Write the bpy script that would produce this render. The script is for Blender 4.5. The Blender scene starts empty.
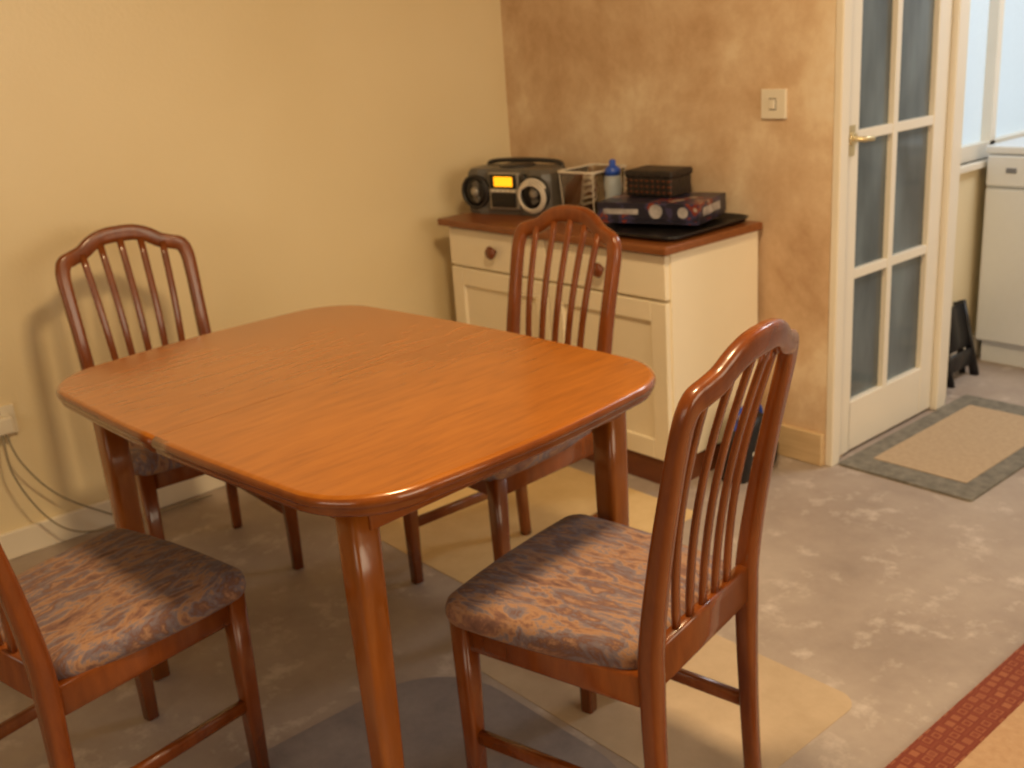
import bpy, bmesh, math, random
from mathutils import Vector, Matrix
random.seed(4)
S=bpy.context.scene
try: S.view_settings.view_transform='Standard'
except Exception: pass
COL=S.collection

# ---------------------------------------------------------------- materials
def lin(c):
    return tuple(((v/255)/12.92 if v/255<=.04045 else ((v/255+.055)/1.055)**2.4) for v in c)+(1,)
def newmat(n):
    m=bpy.data.materials.new(n);m.use_nodes=True
    nt=m.node_tree;b=nt.nodes['Principled BSDF'];return m,nt,b
def plain(n,c,rough=.5,metal=0,coat=0,bump=0,bscale=60,var=.06,emit=None,es=1):
    m,nt,b=newmat(n);N=nt.nodes;L=nt.links
    tc=N.new('ShaderNodeTexCoord');no=N.new('ShaderNodeTexNoise');no.inputs['Scale'].default_value=bscale;no.inputs['Detail'].default_value=4
    L.new(tc.outputs['Object'],no.inputs['Vector'])
    cr=N.new('ShaderNodeValToRGB');c=lin(c)
    cr.color_ramp.elements[0].color=tuple(v*(1-var) for v in c[:3])+(1,);cr.color_ramp.elements[1].color=tuple(min(1,v*(1+var)) for v in c[:3])+(1,)
    cr.color_ramp.elements[0].position=.3;cr.color_ramp.elements[1].position=.7
    L.new(no.outputs['Fac'],cr.inputs['Fac']);L.new(cr.outputs['Color'],b.inputs['Base Color'])
    b.inputs['Roughness'].default_value=rough;b.inputs['Metallic'].default_value=metal;b.inputs['Coat Weight'].default_value=coat
    b.inputs['Coat Roughness'].default_value=.12
    if bump:
        bm=N.new('ShaderNodeBump');bm.inputs['Strength'].default_value=bump;bm.inputs['Distance'].default_value=.01
        L.new(no.outputs['Fac'],bm.inputs['Height']);L.new(bm.outputs['Normal'],b.inputs['Normal'])
    if emit:
        b.inputs['Emission Color'].default_value=lin(emit);b.inputs['Emission Strength'].default_value=es
    return m
def ramp(N,els):
    cr=N.new('ShaderNodeValToRGB');r=cr.color_ramp
    r.elements[0].position=els[0][0];r.elements[0].color=lin(els[0][1])
    r.elements[1].position=els[-1][0];r.elements[1].color=lin(els[-1][1])
    for p,c in els[1:-1]:
        e=r.elements.new(p);e.color=lin(c)
    return cr
def wood(n,dark,light,scale=(1,1,1),rough=.25,coat=.5):
    m,nt,b=newmat(n);N=nt.nodes;L=nt.links
    tc=N.new('ShaderNodeTexCoord');mp=N.new('ShaderNodeMapping');mp.inputs['Scale'].default_value=scale
    L.new(tc.outputs['Object'],mp.inputs['Vector'])
    n1=N.new('ShaderNodeTexNoise');n1.inputs['Scale'].default_value=6;n1.inputs['Detail'].default_value=8;n1.inputs['Roughness'].default_value=.6;n1.inputs['Distortion'].default_value=.3
    L.new(mp.outputs['Vector'],n1.inputs['Vector'])
    n2=N.new('ShaderNodeTexNoise');n2.inputs['Scale'].default_value=2.2;n2.inputs['Detail'].default_value=2
    L.new(tc.outputs['Object'],n2.inputs['Vector'])
    mx=N.new('ShaderNodeMath');mx.operation='MULTIPLY_ADD';mx.inputs[1].default_value=.6
    ad=N.new('ShaderNodeMath');ad.operation='MULTIPLY';ad.inputs[1].default_value=.4
    L.new(n2.outputs['Fac'],ad.inputs[0]);L.new(n1.outputs['Fac'],mx.inputs[0]);L.new(ad.outputs[0],mx.inputs[2])
    cr=ramp(N,[(.35,dark),(.65,light)])
    L.new(mx.outputs[0],cr.inputs['Fac']);L.new(cr.outputs['Color'],b.inputs['Base Color'])
    b.inputs['Roughness'].default_value=rough;b.inputs['Coat Weight'].default_value=coat;b.inputs['Coat Roughness'].default_value=.12
    return m
M={}
M['table']=wood('table_wood',(148,83,18),(176,105,30),(9,1.2,9),.25,.6)
M['tedge']=wood('table_edge_wood',(114,56,13),(142,76,21),(3,3,3),.2,.7)
M['chair']=wood('chair_wood',(106,50,13),(138,72,23),(6,6,1.5),.27,.45)
M['ctop']=wood('cabinet_top_wood',(118,66,30),(142,84,42),(1.2,9,9),.4,.2)
M['plinth']=wood('plinth_wood',(98,50,24),(120,66,34),(1.5,6,6),.5,.1)
M['cream']=plain('cream_paint',(242,230,204),.45,var=.02,bscale=5)
M['white']=plain('white_gloss_paint',(238,230,214),.3,var=.02,bscale=5,coat=.2)
M['ceil']=plain('ceiling_paint',(200,190,168),.8,var=.02,bscale=5)
M['black']=plain('black_plastic',(22,20,22),.35,var=.2)
M['dkgrey']=plain('dark_grey_plastic',(46,43,42),.4)
M['midgrey']=plain('mid_grey_plastic',(96,91,84),.35)
M['silver']=plain('silver_plastic',(160,153,142),.3,metal=.3)
M['brass']=plain('pale_brass',(222,204,160),.3,metal=.7)
M['knob']=wood('knob_wood',(96,44,20),(120,60,28),(3,3,3),.3,.4)
M['socket']=plain('white_plastic',(232,224,206),.35,var=.01)
M['orange']=plain('lcd_display',(250,170,30),.3,emit=(255,170,25),es=1.5,var=.02)
M['wire']=plain('wire_coating',(222,212,196),.35,metal=.05)
M['appl']=plain('appliance_enamel',(222,226,230),.3,var=.01,coat=.3)
M['applg']=plain('appliance_grey',(120,122,128),.4)
M['cable']=plain('cable_sheath',(150,140,120),.5)
M['skirt']=wood('skirting_bare_wood',(196,164,122),(218,190,148),(1,8,8),.5,.1)

def wallmat():
    m,nt,b=newmat('cream_emulsion_wall');N=nt.nodes;L=nt.links
    tc=N.new('ShaderNodeTexCoord');n1=N.new('ShaderNodeTexNoise');n1.inputs['Scale'].default_value=1.3;n1.inputs['Detail'].default_value=3
    L.new(tc.outputs['Object'],n1.inputs['Vector'])
    cr=ramp(N,[(.3,(230,212,172)),(.7,(237,221,184))]);L.new(n1.outputs['Fac'],cr.inputs['Fac']);L.new(cr.outputs['Color'],b.inputs['Base Color'])
    n2=N.new('ShaderNodeTexNoise');n2.inputs['Scale'].default_value=90
    L.new(tc.outputs['Object'],n2.inputs['Vector'])
    bp=N.new('ShaderNodeBump');bp.inputs['Strength'].default_value=.08;bp.inputs['Distance'].default_value=.01
    L.new(n2.outputs['Fac'],bp.inputs['Height']);L.new(bp.outputs['Normal'],b.inputs['Normal'])
    b.inputs['Roughness'].default_value=.36
    return m
M['wall']=wallmat()
def plaster():
    m,nt,b=newmat('bare_plaster_wall');N=nt.nodes;L=nt.links
    tc=N.new('ShaderNodeTexCoord');n1=N.new('ShaderNodeTexNoise');n1.inputs['Scale'].default_value=2.0;n1.inputs['Detail'].default_value=11;n1.inputs['Roughness'].default_value=.68;n1.inputs['Distortion'].default_value=.15
    L.new(tc.outputs['Object'],n1.inputs['Vector'])
    cr=ramp(N,[(.34,(188,152,116)),(.45,(208,176,140)),(.53,(220,192,158)),(.6,(232,210,178)),(.68,(240,224,198))]);L.new(n1.outputs['Fac'],cr.inputs['Fac']);L.new(cr.outputs['Color'],b.inputs['Base Color'])
    b.inputs['Roughness'].default_value=.85
    bp=N.new('ShaderNodeBump');bp.inputs['Strength'].default_value=.08;bp.inputs['Distance'].default_value=.01
    L.new(n1.outputs['Fac'],bp.inputs['Height']);L.new(bp.outputs['Normal'],b.inputs['Normal'])
    return m
M['plaster']=plaster()
def floormat():
    m,nt,b=newmat('concrete_screed');N=nt.nodes;L=nt.links
    tc=N.new('ShaderNodeTexCoord')
    n1=N.new('ShaderNodeTexNoise');n1.inputs['Scale'].default_value=2.6;n1.inputs['Detail'].default_value=9;n1.inputs['Roughness'].default_value=.65
    L.new(tc.outputs['Object'],n1.inputs['Vector'])
    cr=ramp(N,[(.3,(146,131,121)),(.5,(166,151,140)),(.7,(182,168,156))]);L.new(n1.outputs['Fac'],cr.inputs['Fac'])
    n2=N.new('ShaderNodeTexNoise');n2.inputs['Scale'].default_value=12;n2.inputs['Detail'].default_value=7;n2.inputs['Roughness'].default_value=.68
    L.new(tc.outputs['Object'],n2.inputs['Vector'])
    c2=ramp(N,[(.55,(0,0,0)),(.74,(255,255,255))]);L.new(n2.outputs['Fac'],c2.inputs['Fac'])
    mx=N.new('ShaderNodeMixRGB');mx.inputs['Color2'].default_value=lin((216,204,194))
    sc=N.new('ShaderNodeMath');sc.operation='MULTIPLY';sc.inputs[1].default_value=.75
    L.new(c2.outputs['Color'],sc.inputs[0]);L.new(sc.outputs[0],mx.inputs['Fac']);L.new(cr.outputs['Color'],mx.inputs['Color1'])
    L.new(mx.outputs['Color'],b.inputs['Base Color']);b.inputs['Roughness'].default_value=.6
    bp=N.new('ShaderNodeBump');bp.inputs['Strength'].default_value=.15;bp.inputs['Distance'].default_value=.01
    L.new(n1.outputs['Fac'],bp.inputs['Height']);L.new(bp.outputs['Normal'],b.inputs['Normal'])
    return m
M['floor']=floormat()
def fabric():
    m,nt,b=newmat('seat_fabric');N=nt.nodes;L=nt.links
    tc=N.new('ShaderNodeTexCoord')
    mp=N.new('ShaderNodeMapping');mp.inputs['Scale'].default_value=(3.2,1.0,1);mp.inputs['Rotation'].default_value=(0,0,.8)
    L.new(tc.outputs['Object'],mp.inputs['Vector'])
    n1=N.new('ShaderNodeTexNoise');n1.inputs['Scale'].default_value=10;n1.inputs['Detail'].default_value=7;n1.inputs['Distortion'].default_value=.45;n1.inputs['Roughness'].default_value=.7
    L.new(mp.outputs['Vector'],n1.inputs['Vector'])
    cr=ramp(N,[(.30,(84,60,58)),(.40,(128,92,80)),(.46,(166,126,94)),(.51,(116,108,120)),(.57,(112,78,68)),(.63,(162,124,98)),(.72,(106,96,110))])
    L.new(n1.outputs['Fac'],cr.inputs['Fac']);L.new(cr.outputs['Color'],b.inputs['Base Color'])
    b.inputs['Roughness'].default_value=.9;b.inputs['Sheen Weight'].default_value=.08
    return m
M['fabric']=fabric()
def textile(n,c1,c2,s=40,bump=.3):
    m,nt,b=newmat(n);N=nt.nodes;L=nt.links
    tc=N.new('ShaderNodeTexCoord');n1=N.new('ShaderNodeTexNoise');n1.inputs['Scale'].default_value=s;n1.inputs['Detail'].default_value=6;n1.inputs['Roughness'].default_value=.7
    L.new(tc.outputs['Object'],n1.inputs['Vector'])
    cr=ramp(N,[(.3,c1),(.7,c2)]);L.new(n1.outputs['Fac'],cr.inputs['Fac']);L.new(cr.outputs['Color'],b.inputs['Base Color'])
    b.inputs['Roughness'].default_value=.95
    bp=N.new('ShaderNodeBump');bp.inputs['Strength'].default_value=bump;bp.inputs['Distance'].default_value=.005
    L.new(n1.outputs['Fac'],bp.inputs['Height']);L.new(bp.outputs['Normal'],b.inputs['Normal'])
    return m
M['tan']=textile('tan_card',(208,178,128),(222,194,144),8,.1)
M['beige']=textile('beige_card',(180,158,130),(200,178,150),6,.1)
M['slate']=textile('slate_blue_carpet',(124,116,118),(150,140,138),9,.2)
M['matb']=textile('doormat_grey_border',(98,94,86),(142,136,124),30)
M['matc']=textile('doormat_tan_centre',(176,152,124),(192,168,138),60)
M['rugb']=textile('rug_beige',(178,142,108),(194,160,126),60)
def border():
    m,nt,b=newmat('rug_red_border');N=nt.nodes;L=nt.links
    tc=N.new('ShaderNodeTexCoord')
    vo=N.new('ShaderNodeTexVoronoi');vo.distance='CHEBYCHEV';vo.inputs['Scale'].default_value=38;vo.inputs['Randomness'].default_value=.25
    L.new(tc.outputs['Object'],vo.inputs['Vector'])
    cr=ramp(N,[(.15,(124,58,40)),(.28,(156,94,66)),(.36,(118,52,36)),(.6,(132,66,46))])
    L.new(vo.outputs['Distance'],cr.inputs['Fac']);L.new(cr.outputs['Color'],b.inputs['Base Color']);b.inputs['Roughness'].default_value=.95
    return m
M['red']=border()
def glass(n,c,rough,tr=0):
    m,nt,b=newmat(n);N=nt.nodes;L=nt.links
    tc=N.new('ShaderNodeTexCoord');mp=N.new('ShaderNodeMapping');mp.inputs['Scale'].default_value=(1,1,.35)
    L.new(tc.outputs['Object'],mp.inputs['Vector'])
    n1=N.new('ShaderNodeTexNoise');n1.inputs['Scale'].default_value=7;n1.inputs['Detail'].default_value=3
    L.new(mp.outputs['Vector'],n1.inputs['Vector'])
    k=.7 if tr==0 else .97
    cr=ramp(N,[(.35,tuple(int(v*k) for v in c)),(.68,c)]);L.new(n1.outputs['Fac'],cr.inputs['Fac']);L.new(cr.outputs['Color'],b.inputs['Base Color'])
    b.inputs['Roughness'].default_value=rough;b.inputs['Transmission Weight'].default_value=tr
    b.inputs['Specular IOR Level'].default_value=.7
    return m
M['glass']=glass('door_glass',(110,122,128),.1)
M['clear']=glass('bottle_plastic',(205,215,222),.15,.4)
M['tub']=glass('clear_tub_plastic',(250,248,244),.03,1.0);M['tub'].node_tree.nodes['Principled BSDF'].inputs['IOR'].default_value=1.12
M['blue']=plain('blue_plastic',(40,80,180),.3)
M['winpane']=plain('bright_window_pane',(190,205,215),.2,emit=(198,216,230),es=.42,var=.02)
def printmat():
    m,nt,b=newmat('box_print');N=nt.nodes;L=nt.links
    tc=N.new('ShaderNodeTexCoord')
    n2=N.new('ShaderNodeTexNoise');n2.inputs['Scale'].default_value=17;n2.inputs['Detail'].default_value=2;L.new(tc.outputs['Object'],n2.inputs['Vector'])
    cr=ramp(N,[(.30,(40,38,52)),(.52,(62,58,88)),(.60,(128,56,44)),(.66,(170,160,150))])
    cr.color_ramp.interpolation='CONSTANT'
    L.new(n2.outputs['Fac'],cr.inputs['Fac']);L.new(cr.outputs['Color'],b.inputs['Base Color']);b.inputs['Roughness'].default_value=.35
    return m
M['print']=printmat()

# ---------------------------------------------------------------- geometry
def empty(n,loc=(0,0,0),rz=0):
    e=bpy.data.objects.new(n,None);e.location=loc;e.rotation_euler=(0,0,rz);e.empty_display_size=.1;COL.objects.link(e);return e
def mkobj(n,bm,mat,parent=None,smooth=False,loc=None):
    me=bpy.data.meshes.new(n);bmesh.ops.recalc_face_normals(bm,faces=bm.faces[:]);bm.to_mesh(me);bm.free()
    if mat: me.materials.append(mat)
    if smooth:
        for p in me.polygons:p.use_smooth=True
    o=bpy.data.objects.new(n,me);COL.objects.link(o)
    if parent:o.parent=parent
    if loc:o.location=loc
    return o
def box(n,x0,x1,y0,y1,z0,z1,mat,parent=None,bev=0,rz=0):
    bm=bmesh.new();bmesh.ops.create_cube(bm,size=1)
    for v in bm.verts:
        v.co=Vector(((v.co.x)*(x1-x0),(v.co.y)*(y1-y0),(v.co.z)*(z1-z0)))
    if bev: bmesh.ops.bevel(bm,geom=bm.edges[:],offset=bev,segments=3,affect='EDGES',profile=.5)
    o=mkobj(n,bm,mat,parent,smooth=False)
    o.location=((x0+x1)/2,(y0+y1)/2,(z0+z1)/2);o.rotation_euler[2]=rz
    return o
def cyl(n,p0,p1,r0,r1,mat,parent=None,seg=24,bev=0):
    p0=Vector(p0);p1=Vector(p1);d=p1-p0
    bm=bmesh.new();bmesh.ops.create_cone(bm,cap_ends=True,segments=seg,radius1=r0,radius2=r1,depth=d.length)
    q=d.to_track_quat('Z','Y').to_matrix().to_4x4()
    bmesh.ops.transform(bm,matrix=Matrix.Translation((p0+p1)/2)@q,verts=bm.verts)
    for f in bm.faces: f.smooth=len(f.verts)==4
    return mkobj(n,bm,mat,parent)
def lathe(n,prof,mat,parent=None,seg=28,axis=None,loc=(0,0,0)):
    bm=bmesh.new();rings=[]
    for r,z in prof:
        rings.append([bm.verts.new((r*math.cos(2*math.pi*i/seg),r*math.sin(2*math.pi*i/seg),z)) for i in range(seg)])
    for a,b in zip(rings,rings[1:]):
        for i in range(seg):
            bm.faces.new((a[i],a[(i+1)%seg],b[(i+1)%seg],b[i]))
    bm.faces.new(rings[0]);bm.faces.new(rings[-1])
    if axis:
        q=Vector(axis).to_track_quat('Z','Y').to_matrix().to_4x4();bmesh.ops.transform(bm,matrix=q,verts=bm.verts)
    return mkobj(n,bm,mat,parent,True,loc)
def catmull(P,n=6):
    P=[tuple(p) for p in P];out=[];k=len(P[0])
    Q=[P[0]]+P+[P[-1]]
    for i in range(1,len(Q)-2):
        a,b,c,d=Q[i-1],Q[i],Q[i+1],Q[i+2]
        for j in range(n):
            t=j/n
            out.append(tuple(.5*((2*b[m])+(-a[m]+c[m])*t+(2*a[m]-5*b[m]+4*c[m]-d[m])*t*t+(-a[m]+3*b[m]-3*c[m]+d[m])*t**3) for m in range(k)))
    out.append(P[-1]);return out
def sweep_bm(bm,pts,N=(0,1,0),rnd=3.2,seg=16):
    N=Vector(N);rings=[];n=len(pts)
    for i,p in enumerate(pts):
        a=Vector(pts[max(0,i-1)][:3]);b=Vector(pts[min(n-1,i+1)][:3]);t=(b-a).normalized()
        s=t.cross(N).normalized();nn=s.cross(t).normalized();c=Vector(p[:3]);r=[]
        for k in range(seg):
            th=2*math.pi*(k+.5)/seg;ct,st=math.cos(th),math.sin(th)
            e=2/rnd
            u=math.copysign(abs(ct)**e,ct)*p[3]/2;v=math.copysign(abs(st)**e,st)*p[4]/2
            r.append(bm.verts.new(c+s*u+nn*v))
        rings.append(r)
    for a,b in zip(rings,rings[1:]):
        for k in range(seg): bm.faces.new((a[k],a[(k+1)%seg],b[(k+1)%seg],b[k])).smooth=True
    bm.faces.new(rings[0]);bm.faces.new(rings[-1])
def sweep(n,pts,mat,parent=None,N=(0,1,0),rnd=3.2,seg=16):
    bm=bmesh.new();sweep_bm(bm,pts,N,rnd,seg);return mkobj(n,bm,mat,parent)
def curve(n,pts,r,mat,parent=None,cyc=False):
    cu=bpy.data.curves.new(n,'CURVE');cu.dimensions='3D';cu.bevel_depth=r;cu.bevel_resolution=2
    sp=cu.splines.new('POLY');sp.points.add(len(pts)-1)
    for q,p in zip(sp.points,pts):q.co=(*p[:3],1)
    sp.use_cyclic_u=cyc
    cu.materials.append(mat);o=bpy.data.objects.new(n,cu);COL.objects.link(o)
    if parent:o.parent=parent
    return o
def rrect(hx,hy,r,bow=0,seg=10,ne=10):
    pts=[]
    C=[(hx-r,hy-r,0),(-hx+r,hy-r,90),(-hx+r,-hy+r,180),(hx-r,-hy+r,270)]
    for i,(cx,cy,a) in enumerate(C):
        for k in range(seg+1):
            t=math.radians(a+90*k/seg);pts.append((cx+r*math.cos(t),cy+r*math.sin(t)))
        nx=C[(i+1)%4];t=math.radians(nx[2]);q=(nx[0]+r*math.cos(t),nx[1]+r*math.sin(t));p=pts[-1]
        nr=(math.cos(t),math.sin(t))
        for k in range(1,ne):
            s=k/ne;b=bow*math.sin(math.pi*s)
            pts.append((p[0]*(1-s)+q[0]*s+nr[0]*b,p[1]*(1-s)+q[1]*s+nr[1]*b))
    return pts
def off(pts,d):
    n=len(pts);o=[]
    for i in range(n):
        a=Vector(pts[i-1]);b=Vector(pts[(i+1)%n]);t=(b-a).normalized();o.append((pts[i][0]-t.y*d,pts[i][1]+t.x*d))
    return o

# ---------------------------------------------------------------- room
box('floor',-.1,5.2,-5.1,2.4,-.1,0,M['floor'])
box('ceiling',-.1,5.2,-5.1,2.4,2.4,2.5,M['ceil'])
box('wall_left',-.1,0,-5.1,0,0,2.4,M['wall'])
box('wall_back',-.1,1.435,0,.1,0,2.4,M['plaster'])
nw=empty('wall_near')
box('near_pier_a',-.1,1.6,-5.1,-5.0,0,2.4,M['plaster'],nw);box('near_pier_b',4.0,5.2,-5.1,-5.0,0,2.4,M['plaster'],nw)
box('near_below',1.6,4.0,-5.1,-5.0,0,.9,M['plaster'],nw);box('near_above',1.6,4.0,-5.1,-5.0,2.1,2.4,M['plaster'],nw)
wr=empty('wall_right')
box('below',5.1,5.2,-5.0,2.3,0,.8,M['plaster'],wr);box('above',5.1,5.2,-5.0,2.3,2.1,2.4,M['plaster'],wr)
box('pier_a',5.1,5.2,-5.0,-2.2,.8,2.1,M['plaster'],wr);box('pier_b',5.1,5.2,.4,2.3,.8,2.1,M['plaster'],wr)
wn=empty('window_1')
for i,(a,b) in enumerate(((-2.2,-2.14),(-.93,-.87),(.34,.4))): box('mullion_%d'%i,5.12,5.18,a,b,.8,2.1,M['white'],wn)
box('sill',5.0,5.2,-2.25,.45,.77,.8,M['white'],wn)
wn3=empty('added_window_3')  # unseen window behind the camera, added to go with the near fill light
for i,a in enumerate((1.6,2.77,3.94)): box('mullion_%d'%i,a,a+.06,-5.08,-5.02,.9,2.1,M['white'],wn3)
dw=empty('wall_door')
box('lining',1.30,1.40,.1,.8,2.06,2.4,M['plaster'],dw)
box('return',1.26,1.425,.725,.80,0,2.4,M['cream'],dw)
box('backing',1.20,1.30,.1,.80,0,2.4,M['cream'],dw)
kw=empty('wall_kitchen')
SZ=.80
box('lower',1.16,1.26,.80,2.3,0,SZ,M['wall'],kw)
box('upper',1.16,1.26,.80,2.3,2.1,2.4,M['wall'],kw)
box('pier',1.16,1.26,2.1,2.3,SZ,2.1,M['wall'],kw);box('pier_2',1.16,1.26,.80,.83,SZ,2.1,M['wall'],kw)
box('wall_end',1.16,5.2,2.3,2.4,0,2.4,plain('kitchen_wall_paint',(196,202,204),.6,var=.02,bscale=3))
w2=empty('window_2')
box('pane',1.19,1.2,.83,2.1,SZ,2.1,M['winpane'],w2)
box('frame_bottom',1.18,1.24,.83,2.1,SZ,SZ+.06,M['white'],w2);box('frame_top',1.18,1.24,.83,2.1,2.04,2.1,M['white'],w2)
box('frame_side',1.18,1.24,.83,.87,SZ,2.1,M['white'],w2);box('frame_mullion',1.18,1.24,1.40,1.44,SZ,2.1,M['white'],w2);box('frame_side_2',1.18,1.24,2.05,2.1,SZ,2.1,M['white'],w2)
box('sill',1.2,1.285,.81,2.12,SZ-.025,SZ,M['white'],w2,.004)

tr=empty('trim_1')
box('architrave_left',1.435,1.462,.0,.045,0,2.1,M['white'],tr,.005)
box('architrave_right',1.40,1.46,.665,.73,0,2.1,M['white'],tr,.006)
box('architrave_top',1.40,1.46,0.0,.73,2.02,2.1,M['white'],tr,.006)
d=empty('door_1')
y0,y1=.047,.66;sx0,sx1=1.40,1.438
st=.08
box('stile_left',sx0,sx1,y0+.055,y0+st+.01,.01,2.01,M['white'],d,.004)
box('stile_left_edge',1.436,1.44,y0,y0+st,.01,2.01,M['white'],d,.001)
box('stile_right',sx0,sx1,y1-st,y1,.01,2.01,M['white'],d,.004)
box('rail_bottom',sx0,sx1,y0+st,y1-st,.01,.18,M['white'],d,.004)
box('rail_top',sx0,sx1,y0+st,y1-st,1.9,2.01,M['white'],d,.004)
ym=(y0+y1)/2-.008
box('glazing_bar_vertical',sx0+.003,sx1-.001,ym-.014,ym+.014,.17,1.91,M['white'],d,.002)
for i,z in enumerate((.60,1.025,1.45)): box('glazing_bar_%d'%i,sx0+.004,sx1-.003,y0+st-.01,y1-st+.01,z-.015,z+.015,M['white'],d,.002)
box('glass',sx0+.012,sx0+.018,y0+st,y1-st,.18,1.9,M['glass'],d)
cyl('handle_rose',(sx1,.095,1.02),(sx1+.012,.095,1.02),.018,.018,M['brass'],d)
curve('handle_lever',[(sx1,.095,1.02),(sx1+.04,.095,1.02),(sx1+.045,.11,1.02),(sx1+.045,.14,1.018)],.008,M['brass'],d)
box('handle_plate',sx1,sx1+.004,.08,.11,.97,1.06,M['brass'],d,.001)
box('baseboard_left',0,.018,-5,0,0,.085,M['white'],bev=.005)
box('baseboard_back',.018,1.434,-.018,0,0,.11,M['skirt'],bev=.005)
box('baseboard_kitchen',1.26,1.275,.81,2.28,0,.1,M['white'],bev=.004)

sw=empty('light_switch',(1.235,0,1.13))
box('plate',-.044,.044,-.012,0,-.044,.044,M['socket'],sw,.003)
box('rocker_surround',-.013,.013,-.0135,-.01,-.018,.018,M['silver'],sw,.001);box('rocker',-.009,.009,-.019,-.01,-.014,.014,M['socket'],sw,.002)
so=empty('wall_socket',(0,-2.06,.42))
box('plate',0,.012,-.074,.074,-.044,.044,M['socket'],so,.003)
box('plug',.012,.05,.005,.055,-.03,.02,M['socket'],so,.006)
box('switch',.01,.016,.02,.032,.022,.034,M['silver'],so,.001)
curve('cable',catmull([(.04,.03,-.03),(.05,.05,-.12),(.04,.12,-.24),(.05,.22,-.33),(.06,.35,-.40),(.06,.6,-.414)],8),.003,M['cable'],so)
curve('cable_2',catmull([(.045,.02,-.03),(.06,.02,-.15),(.06,.08,-.3),(.07,.16,-.38),(.07,.3,-.414)],8),.003,M['cable'],so)

# ---------------------------------------------------------------- floor coverings
def flat(n,x0,x1,y0,y1,z0,z1,mat,r=.03,parent=None,rz=0):
    pts=rrect((x1-x0)/2,(y1-y0)/2,r,0,10,2);bm=bmesh.new()
    a=[bm.verts.new((x,y,0)) for x,y in pts];b=[bm.verts.new((x,y,z1-z0)) for x,y in pts]
    bm.faces.new(a);bm.faces.new(b)
    for i in range(len(a)): bm.faces.new((a[i],a[(i+1)%len(a)],b[(i+1)%len(a)],b[i]))
    o=mkobj(n,bm,mat,parent,loc=((x0+x1)/2,(y0+y1)/2,z0));o.rotation_euler[2]=rz;return o
flat('cardboard_sheet',.2,1.36,-1.27,-.53,0,.0012,M['tan'],.02)
flat('cardboard_sheet',1.42,2.19,-1.50,-1.02,0.0,.0012,M['beige'],.05)
flat('carpet_offcut',1.40,2.10,-2.25,-1.52,0.0,.0012,M['slate'],.2)
dm=empty('doormat')
flat('border',1.465,1.905,.03,.87,0,.008,M['matb'],.01,dm)
flat('centre',1.53,1.84,.13,.77,0.008,.010,M['matc'],.005,dm)
rg=empty('area_rug')
flat('border',2.34,3.9,-3.4,-.25,0,.008,M['red'],.01,rg)
flat('field',2.435,3.805,-3.3,-.345,.008,.010,M['rugb'],.01,rg)

# ---------------------------------------------------------------- table
M['table_leg']=wood('table_leg_wood',(134,72,17),(162,92,27),(6,6,1),.25,.5)
ZF=.0013
def table():
    e=empty('dining_table',(1.376,-1.687,ZF),.073)
    hx,hy=1.158/2,.848/2
    base=rrect(hx-.008,hy-.008,.160,.014,14,14)
    prof=[(.045,.698),(.02,.700),(.009,.706),(.006,.713),(.009,.719),(.001,.722),(0,.729),(.004,.7365),(.012,.740)]
    def build(lo):
        bm=bmesh.new();rings=[]
        for d_,z in prof:
            rings.append([bm.verts.new((x,y,z)) for x,y in off(base,d_)])
        n=len(base)
        for a,b in zip(rings,rings[1:]):
            for i in range(n): bm.faces.new((a[i],a[(i+1)%n],b[(i+1)%n],b[i])).smooth=True
        bm.faces.new(rings[0]);bm.faces.new(rings[-1])
        g=bm.verts[:]+bm.edges[:]+bm.faces[:]
        if lo: r=bmesh.ops.bisect_plane(bm,geom=g,plane_co=(-.0005,0,0),plane_no=(1,0,0),clear_outer=True)
        else: r=bmesh.ops.bisect_plane(bm,geom=g,plane_co=(.0005,0,0),plane_no=(-1,0,0),clear_outer=True)
        ed=[q for q in r['geom_cut'] if isinstance(q,bmesh.types.BMEdge)]
        bmesh.ops.holes_fill(bm,edges=ed)
        o=mkobj('top_leaf',bm,M['table'],e)
        o.data.materials.append(M['tedge'])
        for p in o.data.polygons:
            if p.center.z<.738: p.material_index=1
    build(True);build(False)
    ai=.11
    box('apron_front',-hx+ai,hx-ai,-hy+ai-.011,-hy+ai+.011,.650,.70,M['tedge'],e,.003)
    box('apron_back',-hx+ai,hx-ai,hy-ai-.011,hy-ai+.011,.650,.70,M['tedge'],e,.003)
    box('apron_left',-hx+ai-.011,-hx+ai+.011,-hy+ai,hy-ai,.650,.70,M['tedge'],e,.003)
    box('apron_right',hx-ai-.011,hx-ai+.011,-hy+ai,hy-ai,.650,.70,M['tedge'],e,.003)
    k=0
    for sx in(-1,1):
        for sy in(-1,1):
            k+=1;px,py=sx*(hx-.134),sy*(hy-.108)
            sweep('leg_%d'%k,[(px,py,.70,.057,.057),(px,py,.5,.055,.055),(px,py,.2,.047,.047),(px,py,0,.041,.041)],M['table_leg'],e,rnd=5,seg=24)
table()

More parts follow.
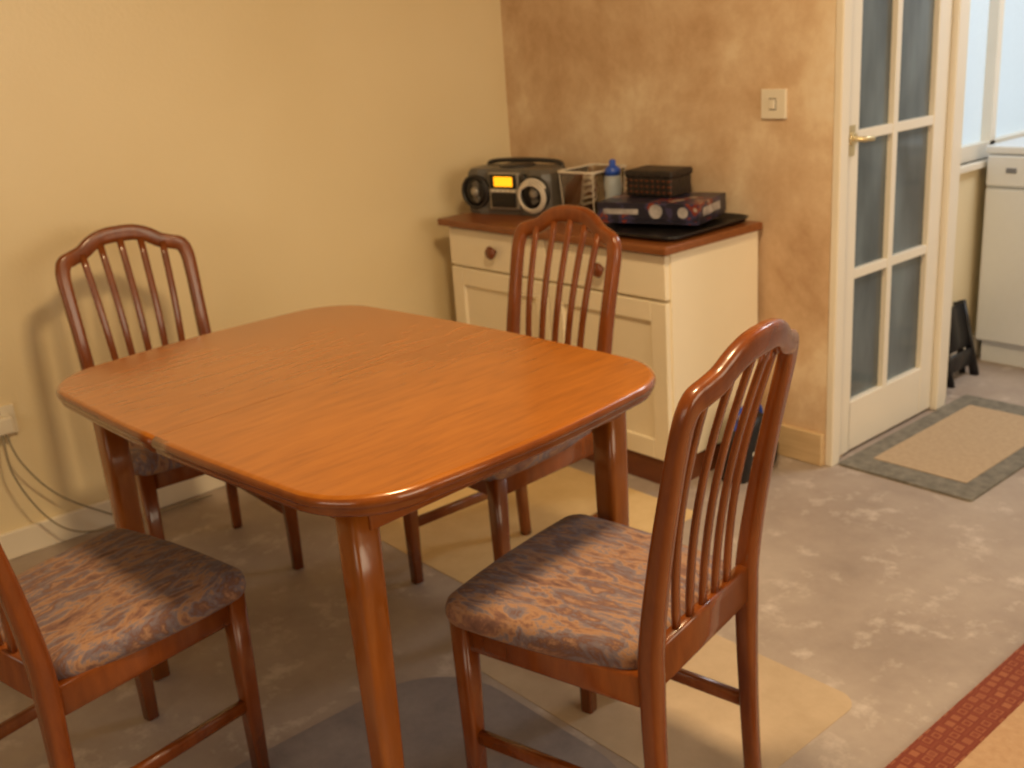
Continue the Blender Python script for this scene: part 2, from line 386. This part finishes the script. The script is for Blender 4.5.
# ---------------------------------------------------------------- chairs
WR,WF,CD,LEAN=.169,.184,.1865,.080
def yb(z,x=None):
    if z<.44: y=CD+.014*((.44-z)/.44)**2
    else: y=CD+LEAN*((z-.44)/.46)**1.35
    return y
def chair(x,y,rz,z0=ZF):
    e=empty('dining_chair',(x,y,z0),rz)
    half=[(.169,0,.028,.030),(.168,.15,.031,.032),(.167,.32,.036,.036),(.168,.44,.038,.038),(.170,.58,.035,.034),(.173,.72,.034,.030),(.175,.80,.036,.028),(.174,.85,.038,.027),(.163,.879,.041,.027),(.138,.889,.041,.027),(.108,.899,.042,.027),(.078,.918,.043,.027),(.048,.929,.044,.027),(.02,.932,.045,.027)]
    full=[(-a,b,c,d_) for a,b,c,d_ in half]+[(0,.932,.045,.027)]+[(a,b,c,d_) for a,b,c,d_ in reversed(half)]
    pts=[]
    for a,z,w,dd in catmull(full,5):
        bowy=.016*(1-min(1,(a/.175)**2)) if z>.83 else 0
        if z>.83: bowy*=min(1,(z-.83)/.06)
        pts.append((a,yb(z)+bowy,z,w,dd))
    sweep('back_frame',pts,M['chair'],e,rnd=3.4,seg=20)
    for i in range(5):
        t=(i-2)/2;pp=[]
        for j in range(13):
            s=j/12;z=.455+s*(.925-.455-abs(t)*.03)
            xx=t*(.088+.024*s)
            yy=yb(z)+.012*s*(1-t*t)-.012*math.sin(math.pi*s)
            pp.append((xx,yy,z,.019,.011))
        sweep('slat_%d'%(i+1),pp,M['chair'],e,rnd=3,seg=12)
    sweep('rear_rail',[(-WR,CD,.425,.075,.024),(WR,CD,.425,.075,.024)],M['chair'],e,rnd=6)
    sweep('front_apron',[(-WF,-CD,.385,.06,.022),(WF,-CD,.385,.06,.022)],M['chair'],e,rnd=6)
    for s,nm in((-1,'left'),(1,'right')):
        sweep('side_apron_'+nm,[(s*WF,-CD,.385,.022,.06),(s*WR,CD,.385,.022,.06)],M['chair'],e,N=(0,0,1),rnd=6)
        sweep('stretcher_'+nm,[(s*WF,-CD,.17,.018,.028),(s*WR,CD+.004,.17,.018,.028)],M['chair'],e,N=(0,0,1),rnd=4)
        sweep('front_leg_'+nm,[(s*WF,-CD,0,.028,.028),(s*WF,-CD,.2,.034,.034),(s*WF,-CD,.412,.042,.040)],M['chair'],e,rnd=5,seg=20)
    out=[]
    base=rrect(1,1,.2,.04,8,8)
    for u,v in base:
        yy=-.222+(v+1)/2*(.222+.168)
        wdt=.216+(.176-.216)*(v+1)/2
        out.append((u*wdt,yy))
    bm=bmesh.new();cx,cy=0,-.03;rings=[]
    for sc,z in((.96,.405),(.985,.412),(1,.425),(.997,.437),(.98,.448),(.93,.456),(.78,.462),(.5,.465),(.22,.466)):
        rings.append([bm.verts.new((cx+(a-cx)*sc,cy+(b-cy)*sc,z)) for a,b in out])
    n=len(out)
    for a,b in zip(rings,rings[1:]):
        for i in range(n): bm.faces.new((a[i],a[(i+1)%n],b[(i+1)%n],b[i]))
    bm.faces.new(rings[0]);bm.faces.new(rings[-1])
    mkobj('seat_cushion',bm,M['fabric'],e,True)
    return e
chair(1.235,-1.157,.014)
chair(.530,-1.696,1.503,0)
chair(2.012,-1.578,-1.374)
chair(1.322,-2.260,3.359)

# ---------------------------------------------------------------- sideboard
def sideboard():
    e=empty('sideboard',(0,-.02,0))
    X0,X1=.155,1.19;Y0,Y1=-.44,0
    box('top',.129,1.209,-.465,.0,.748,.773,M['ctop'],e,.006)
    box('plinth',X0+.005,X1-.005,Y0+.012,Y1,0,.085,M['plinth'],e,.003)
    box('carcass',X0,X1,Y0+.02,Y1,.085,.748,M['cream'],e,.003)
    xm=(X0+X1)/2
    for i,(a,b) in enumerate(((X0+.006,xm-.003),(xm+.003,X1-.006))):
        box('drawer_%d'%i,a,b,Y0,Y0+.024,.607,.741,M['cream'],e,.004)
        z0,z1=.092,.598;f=.062
        box('door_stile_l%d'%i,a,a+f,Y0,Y0+.022,z0,z1,M['cream'],e,.003);box('door_stile_r%d'%i,b-f,b,Y0,Y0+.022,z0,z1,M['cream'],e,.003)
        box('door_rail_t%d'%i,a+f,b-f,Y0,Y0+.022,z1-f,z1,M['cream'],e,.003);box('door_rail_b%d'%i,a+f,b-f,Y0,Y0+.022,z0,z0+f,M['cream'],e,.003)
        box('door_panel_%d'%i,a+f,b-f,Y0+.012,Y0+.022,z0+f,z1-f,M['cream'],e)
        kx=(a+b)/2
        lathe('knob_%d'%i,[(.008,0),(.008,.01),(.02,.016),(.024,.024),(.018,.032),(.004,.035)],M['knob'],e,axis=(0,-1,0),loc=(kx,Y0,.676))
        dx=b-.035 if i==0 else a+.035
        lathe('door_knob_%d'%i,[(.008,0),(.008,.01),(.018,.016),(.021,.024),(.016,.032),(.004,.035)],M['knob'],e,axis=(0,-1,0),loc=(dx,Y0,.36))
sideboard()
ZT=.773
def boombox():
    e=empty('portable_cd_radio',(.30,-.24,ZT),.22)
    bm=bmesh.new()
    out=[(-.19,.0),(-.185,-.05),(-.165,-.075),(-.12,-.08),(-.09,-.068),(.09,-.068),(.12,-.08),(.165,-.075),(.185,-.05),(.19,0),(.18,.07),(.12,.09),(-.12,.09),(-.18,.07)]
    rs=[]
    for sc,z in((.94,.0),(.99,.012),(1,.03),(1,.12),(.98,.145),(.92,.158),(.85,.162)):
        rs.append([bm.verts.new((x*sc,y*sc,z)) for x,y in out])
    for a,b in zip(rs,rs[1:]):
        for i in range(len(out)): bm.faces.new((a[i],a[(i+1)%len(out)],b[(i+1)%len(out)],b[i]))
    bm.faces.new(rs[0]);bm.faces.new(rs[-1])
    mkobj('body',bm,M['midgrey'],e)
    for i,x in enumerate((-.13,.13)):
        lathe('speaker_ring_%d'%i,[(.062,0),(.062,.012),(.056,.016),(.05,.010),(.05,.002)],M['dkgrey'],e,axis=(0,-1,0),loc=(x,-.07,.08))
        lathe('speaker_cone_%d'%i,[(.05,0),(.05,.008),(.03,.003),(.018,.004),(.012,.010),(.002,.012)],M['black'],e,axis=(0,-1,0),loc=(x,-.074,.08))
        lathe('speaker_cap_%d'%i,[(.018,0),(.016,.005),(.006,.008)],M['silver'],e,axis=(0,-1,0),loc=(x,-.082,.08))
    box('front_panel',-.066,.066,-.082,-.06,.02,.15,M['silver'],e,.006)
    box('display_surround',-.058,.058,-.088,-.078,.095,.145,M['black'],e,.004)
    box('display',-.035,.045,-.091,-.086,.103,.137,M['orange'],e,.002)
    box('tape_door',-.055,.055,-.088,-.078,.028,.08,M['black'],e,.005)
    for i in range(5): box('button_%d'%i,-.052+i*.022,-.036+i*.022,-.088,-.08,.083,.091,M['socket'],e,.001)
    lathe('cd_lid',[(.066,0),(.066,.006),(.05,.012),(.01,.014)],M['dkgrey'],e,loc=(0,.012,.16))
    h=catmull([(-.16,.05,.13),(-.165,.055,.155),(-.14,.06,.172),(0,.062,.178),(.14,.06,.172),(.165,.055,.155),(.16,.05,.13)],6)
    curve('handle',h,.008,M['dkgrey'],e)
    lathe('volume_dial',[(.016,0),(.016,.01),(.012,.013)],M['dkgrey'],e,axis=(0,-1,0),loc=(.085,-.072,.13))
    lead=[]
    for k in range(80):
        t=.5+k/79*math.pi*4.6;lead.append((.140+.06*math.cos(t)*(1-.003*k),-.1-.0002*k,.074+.06*math.sin(t)*(1-.004*k)))
    curve('mains_lead',lead,.0042,M['wire'],e)
boombox()
def tub():
    e=empty('clear_storage_box',(.60,-.155,ZT),.1)
    w,dp,h=.078,.095,.155
    bm=bmesh.new();out=rrect(1,1,.25,0,6,2)
    rs=[]
    for g,z in((.88,.0),(.9,.004),(1.0,h)): rs.append([bm.verts.new((x*w*g,y*dp*g,z)) for x,y in out])
    for g,z in((.98,h),(.88,.005)): rs.append([bm.verts.new((x*w*g,y*dp*g,z)) for x,y in out])
    n=len(out)
    for a,b in zip(rs,rs[1:]):
        for i in range(n): bm.faces.new((a[i],a[(i+1)%n],b[(i+1)%n],b[i])).smooth=True
    bm.faces.new(rs[0]);bm.faces.new(rs[-1]);mkobj('tub_body',bm,M['tub'],e)
    rim=[(x*w*1.03,y*dp*1.03,h) for x,y in out];curve('rim',rim,.0042,M['wire'],e,True)
    curve('base_rim',[(x*w*.9,y*dp*.9,.004) for x,y in out],.002,M['wire'],e,True)
    for i,(sx,sy) in enumerate(((-1,-1),(1,-1),(1,1),(-1,1))):
        curve('corner_rib_%d'%i,[(sx*w*.84,sy*dp*.84,.004),(sx*w*.94,sy*dp*.94,h)],.002,M['wire'],e)
    coil=[]
    for k in range(150):
        t=k/149*math.pi*10;r=.050-.00008*k;coil.append((r*math.cos(t),r*.9*math.sin(t),.035+.0006*k+.022*math.sin(t+.5)))
    curve('coiled_lead',coil,.0042,M['wire'],e)
tub()
def bottle():
    e=empty('drinks_bottle',(.725,-.185,ZT))
    lathe('body',[(.026,0),(.031,.006),(.031,.06),(.027,.085),(.031,.11),(.029,.135),(.024,.146)],M['clear'],e)
    lathe('cap',[(.026,.144),(.026,.164),(.018,.172),(.011,.176),(.011,.192),(.006,.196)],M['blue'],e)
bottle()
def tray():
    e=empty('serving_tray',(1.015,-.235,ZT),.05)
    out=rrect(.17,.21,.05,0,8,2);bm=bmesh.new();rs=[]
    for d_,z in((.03,0),(.012,.004),(0,.018),(.004,.018),(.016,.007),(.034,.004)):
        rs.append([bm.verts.new((x,y,z)) for x,y in off(out,d_)])
    n=len(out)
    for a,b in zip(rs,rs[1:]):
        for i in range(n): bm.faces.new((a[i],a[(i+1)%n],b[(i+1)%n],b[i])).smooth=True
    bm.faces.new(rs[0]);bm.faces.new(rs[-1]);mkobj('tray_body',bm,M['black'],e)
tray()
def gamebox():
    e=empty('board_game_box',(.940,-.19,ZT+.0185),.30)
    m3=plain('box_print_pale',(170,164,164),.4,var=.4,bscale=30)
    box('base',-.17,.17,-.11,.11,0,.04,M['print'],e,.002);box('lid',-.173,.173,-.113,.113,.012,.066,M['print'],e,.002)
    cyl('logo_disc',(.03,-.1145,.04),(.03,-.11,.04),.022,.022,m3,e);cyl('logo_disc_2',(.12,-.1145,.038),(.12,-.11,.038),.017,.017,m3,e)
    box('title_band',-.15,-.03,-.1145,-.11,.03,.046,m3,e)
    box('end_logo',.172,.1745,-.08,.06,.025,.05,m3,e)
gamebox()
def case():
    e=empty('wicker_box',(.895,-.15,ZT+.0855),.12)
    m=plain('woven_black',(40,32,28),.5,var=.6,bscale=90,bump=.5)
    box('body',-.088,.088,-.06,.06,0,.064,m,e,.008);box('lid',-.092,.092,-.064,.064,.060,.084,m,e,.008)
    for i in range(8): box('weave_%d'%i,-.08+i*.021,-.072+i*.021,-.063,-.055,.004,.058,M['black'],e)
    for i in range(3): box('weave_row_%d'%i,-.088,.088,-.0622,-.055,.014+i*.018,.018+i*.018,M['knob'],e)
case()
def bag():
    e=empty('holdall_bag',(1.285,-.2,0))
    bm=bmesh.new();rs=[];out=rrect(.05,.11,.045,.0,6,3)
    for sc,z in((.85,0),(1,.02),(1.05,.07),(1,.13),(.8,.17),(.4,.19)):
        rs.append([bm.verts.new((x*sc+.006*math.sin(9*y+20*z),y*sc,z+.01*math.sin(20*y))) if z>0 else bm.verts.new((x*sc,y*sc,0)) for x,y in out])
    n=len(out)
    for a,b in zip(rs,rs[1:]):
        for i in range(n): bm.faces.new((a[i],a[(i+1)%n],b[(i+1)%n],b[i]))
    bm.faces.new(rs[0]);bm.faces.new(rs[-1]);mkobj('body',bm,M['black'],e,True)
    curve('strap',catmull([(0,-.07,.15),(0,-.06,.21),(0,0,.23),(0,.06,.21),(0,.07,.15)],6),.007,M['blue'],e)
    box('label',.045,.056,-.05,.03,.06,.1,M['socket'],e,.003)
bag()

# ---------------------------------------------------------------- kitchen
def dish():
    e=empty('dishwasher',(1.295,1.26,0))
    box('body',0,.6,.02,.6,.09,.83,M['appl'],e,.004);box('plinth',.01,.59,.05,.59,0,.09,M['appl'],e)
    box('worktop',-.005,.605,0,.6,.83,.86,M['appl'],e,.006)
    box('door',.005,.595,0,.022,.1,.70,M['appl'],e,.006)
    box('control_panel',.005,.595,-.002,.022,.71,.825,M['appl'],e,.006)
    box('display',.08,.12,-.005,0,.76,.78,M['applg'],e,.002)
    for i in range(4): cyl('button_%d'%i,(.3+i*.06,-.012,.768),(.3+i*.06,0,.768),.012,.012,M['applg'],e)
dish()
def stool():
    e=empty('folded_step_stool',(1.325,.93,0),0)
    for i,yy in enumerate((0,.19)):
        sweep('leg_%d'%i,[(.05,yy,0,.035,.02),(-.02,yy,.29,.03,.02)],M['black'],e);sweep('rear_leg_%d'%i,[(.0,yy,0,.025,.02),(-.04,yy,.28,.025,.02)],M['black'],e)
    sweep('tread',[(.03,0,.075,.02,.07),(.03,.19,.075,.02,.07)],M['dkgrey'],e,N=(0,0,1))
    sweep('folded_top_panel',[(.004,.0,.20,.014,.17),(.004,.19,.20,.014,.17)],M['black'],e,N=(-.23,0,.97))
stool()

# ---------------------------------------------------------------- lights
def area(n,loc,target,sx,sy,col,p):
    l=bpy.data.lights.new(n,'AREA');l.shape='RECTANGLE';l.size=sx;l.size_y=sy;l.color=col;l.energy=p
    o=bpy.data.objects.new(n,l);COL.objects.link(o);o.location=loc
    o.rotation_euler=(Vector(target)-Vector(loc)).to_track_quat('-Z','Y').to_euler();return o
area('window_daylight',(5.0,-.9,1.5),(.6,-1.0,1.0),2.4,1.3,(1,.79,.50),40)
area('fill_light_near',(2.8,-4.9,1.55),(1.2,0,1.2),2.2,1.1,(1,.79,.48),14)  # fill light added behind the camera to brighten the back wall
area('ceiling_lamp',(2.2,-1.6,2.36),(2.2,-1.6,0),.3,.3,(1,.71,.38),39)
area('kitchen_fill_light',(2.3,1.3,2.36),(2.0,1.2,0),.6,.6,(.93,.96,1),20)  # added fill in place of the kitchen window's daylight, no ceiling fitting there
W=bpy.data.worlds.new('World');S.world=W;W.use_nodes=True
W.node_tree.nodes['Background'].inputs[0].default_value=(.8,.9,1,1);W.node_tree.nodes['Background'].inputs[1].default_value=.5

# ---------------------------------------------------------------- camera
yaw,pit,rol=.873,.318,-.073
fw=Vector((-math.sin(yaw)*math.cos(pit),math.cos(yaw)*math.cos(pit),-math.sin(pit)))
r=Vector((math.cos(yaw),math.sin(yaw),0));u=r.cross(fw)
r2=r*math.cos(rol)+u*math.sin(rol);u2=-r*math.sin(rol)+u*math.cos(rol)
cd=bpy.data.cameras.new('camera');cd.sensor_width=36;cd.lens=1059.934/1024*36
cd.dof.use_dof=True;cd.dof.focus_distance=1.0;cd.dof.aperture_fstop=9.5
co=bpy.data.objects.new('camera',cd);COL.objects.link(co)
Mx=Matrix((r2,u2,-fw)).transposed().to_4x4();Mx.translation=Vector((3.204,-2.766,1.384));co.matrix_world=Mx
S.camera=co
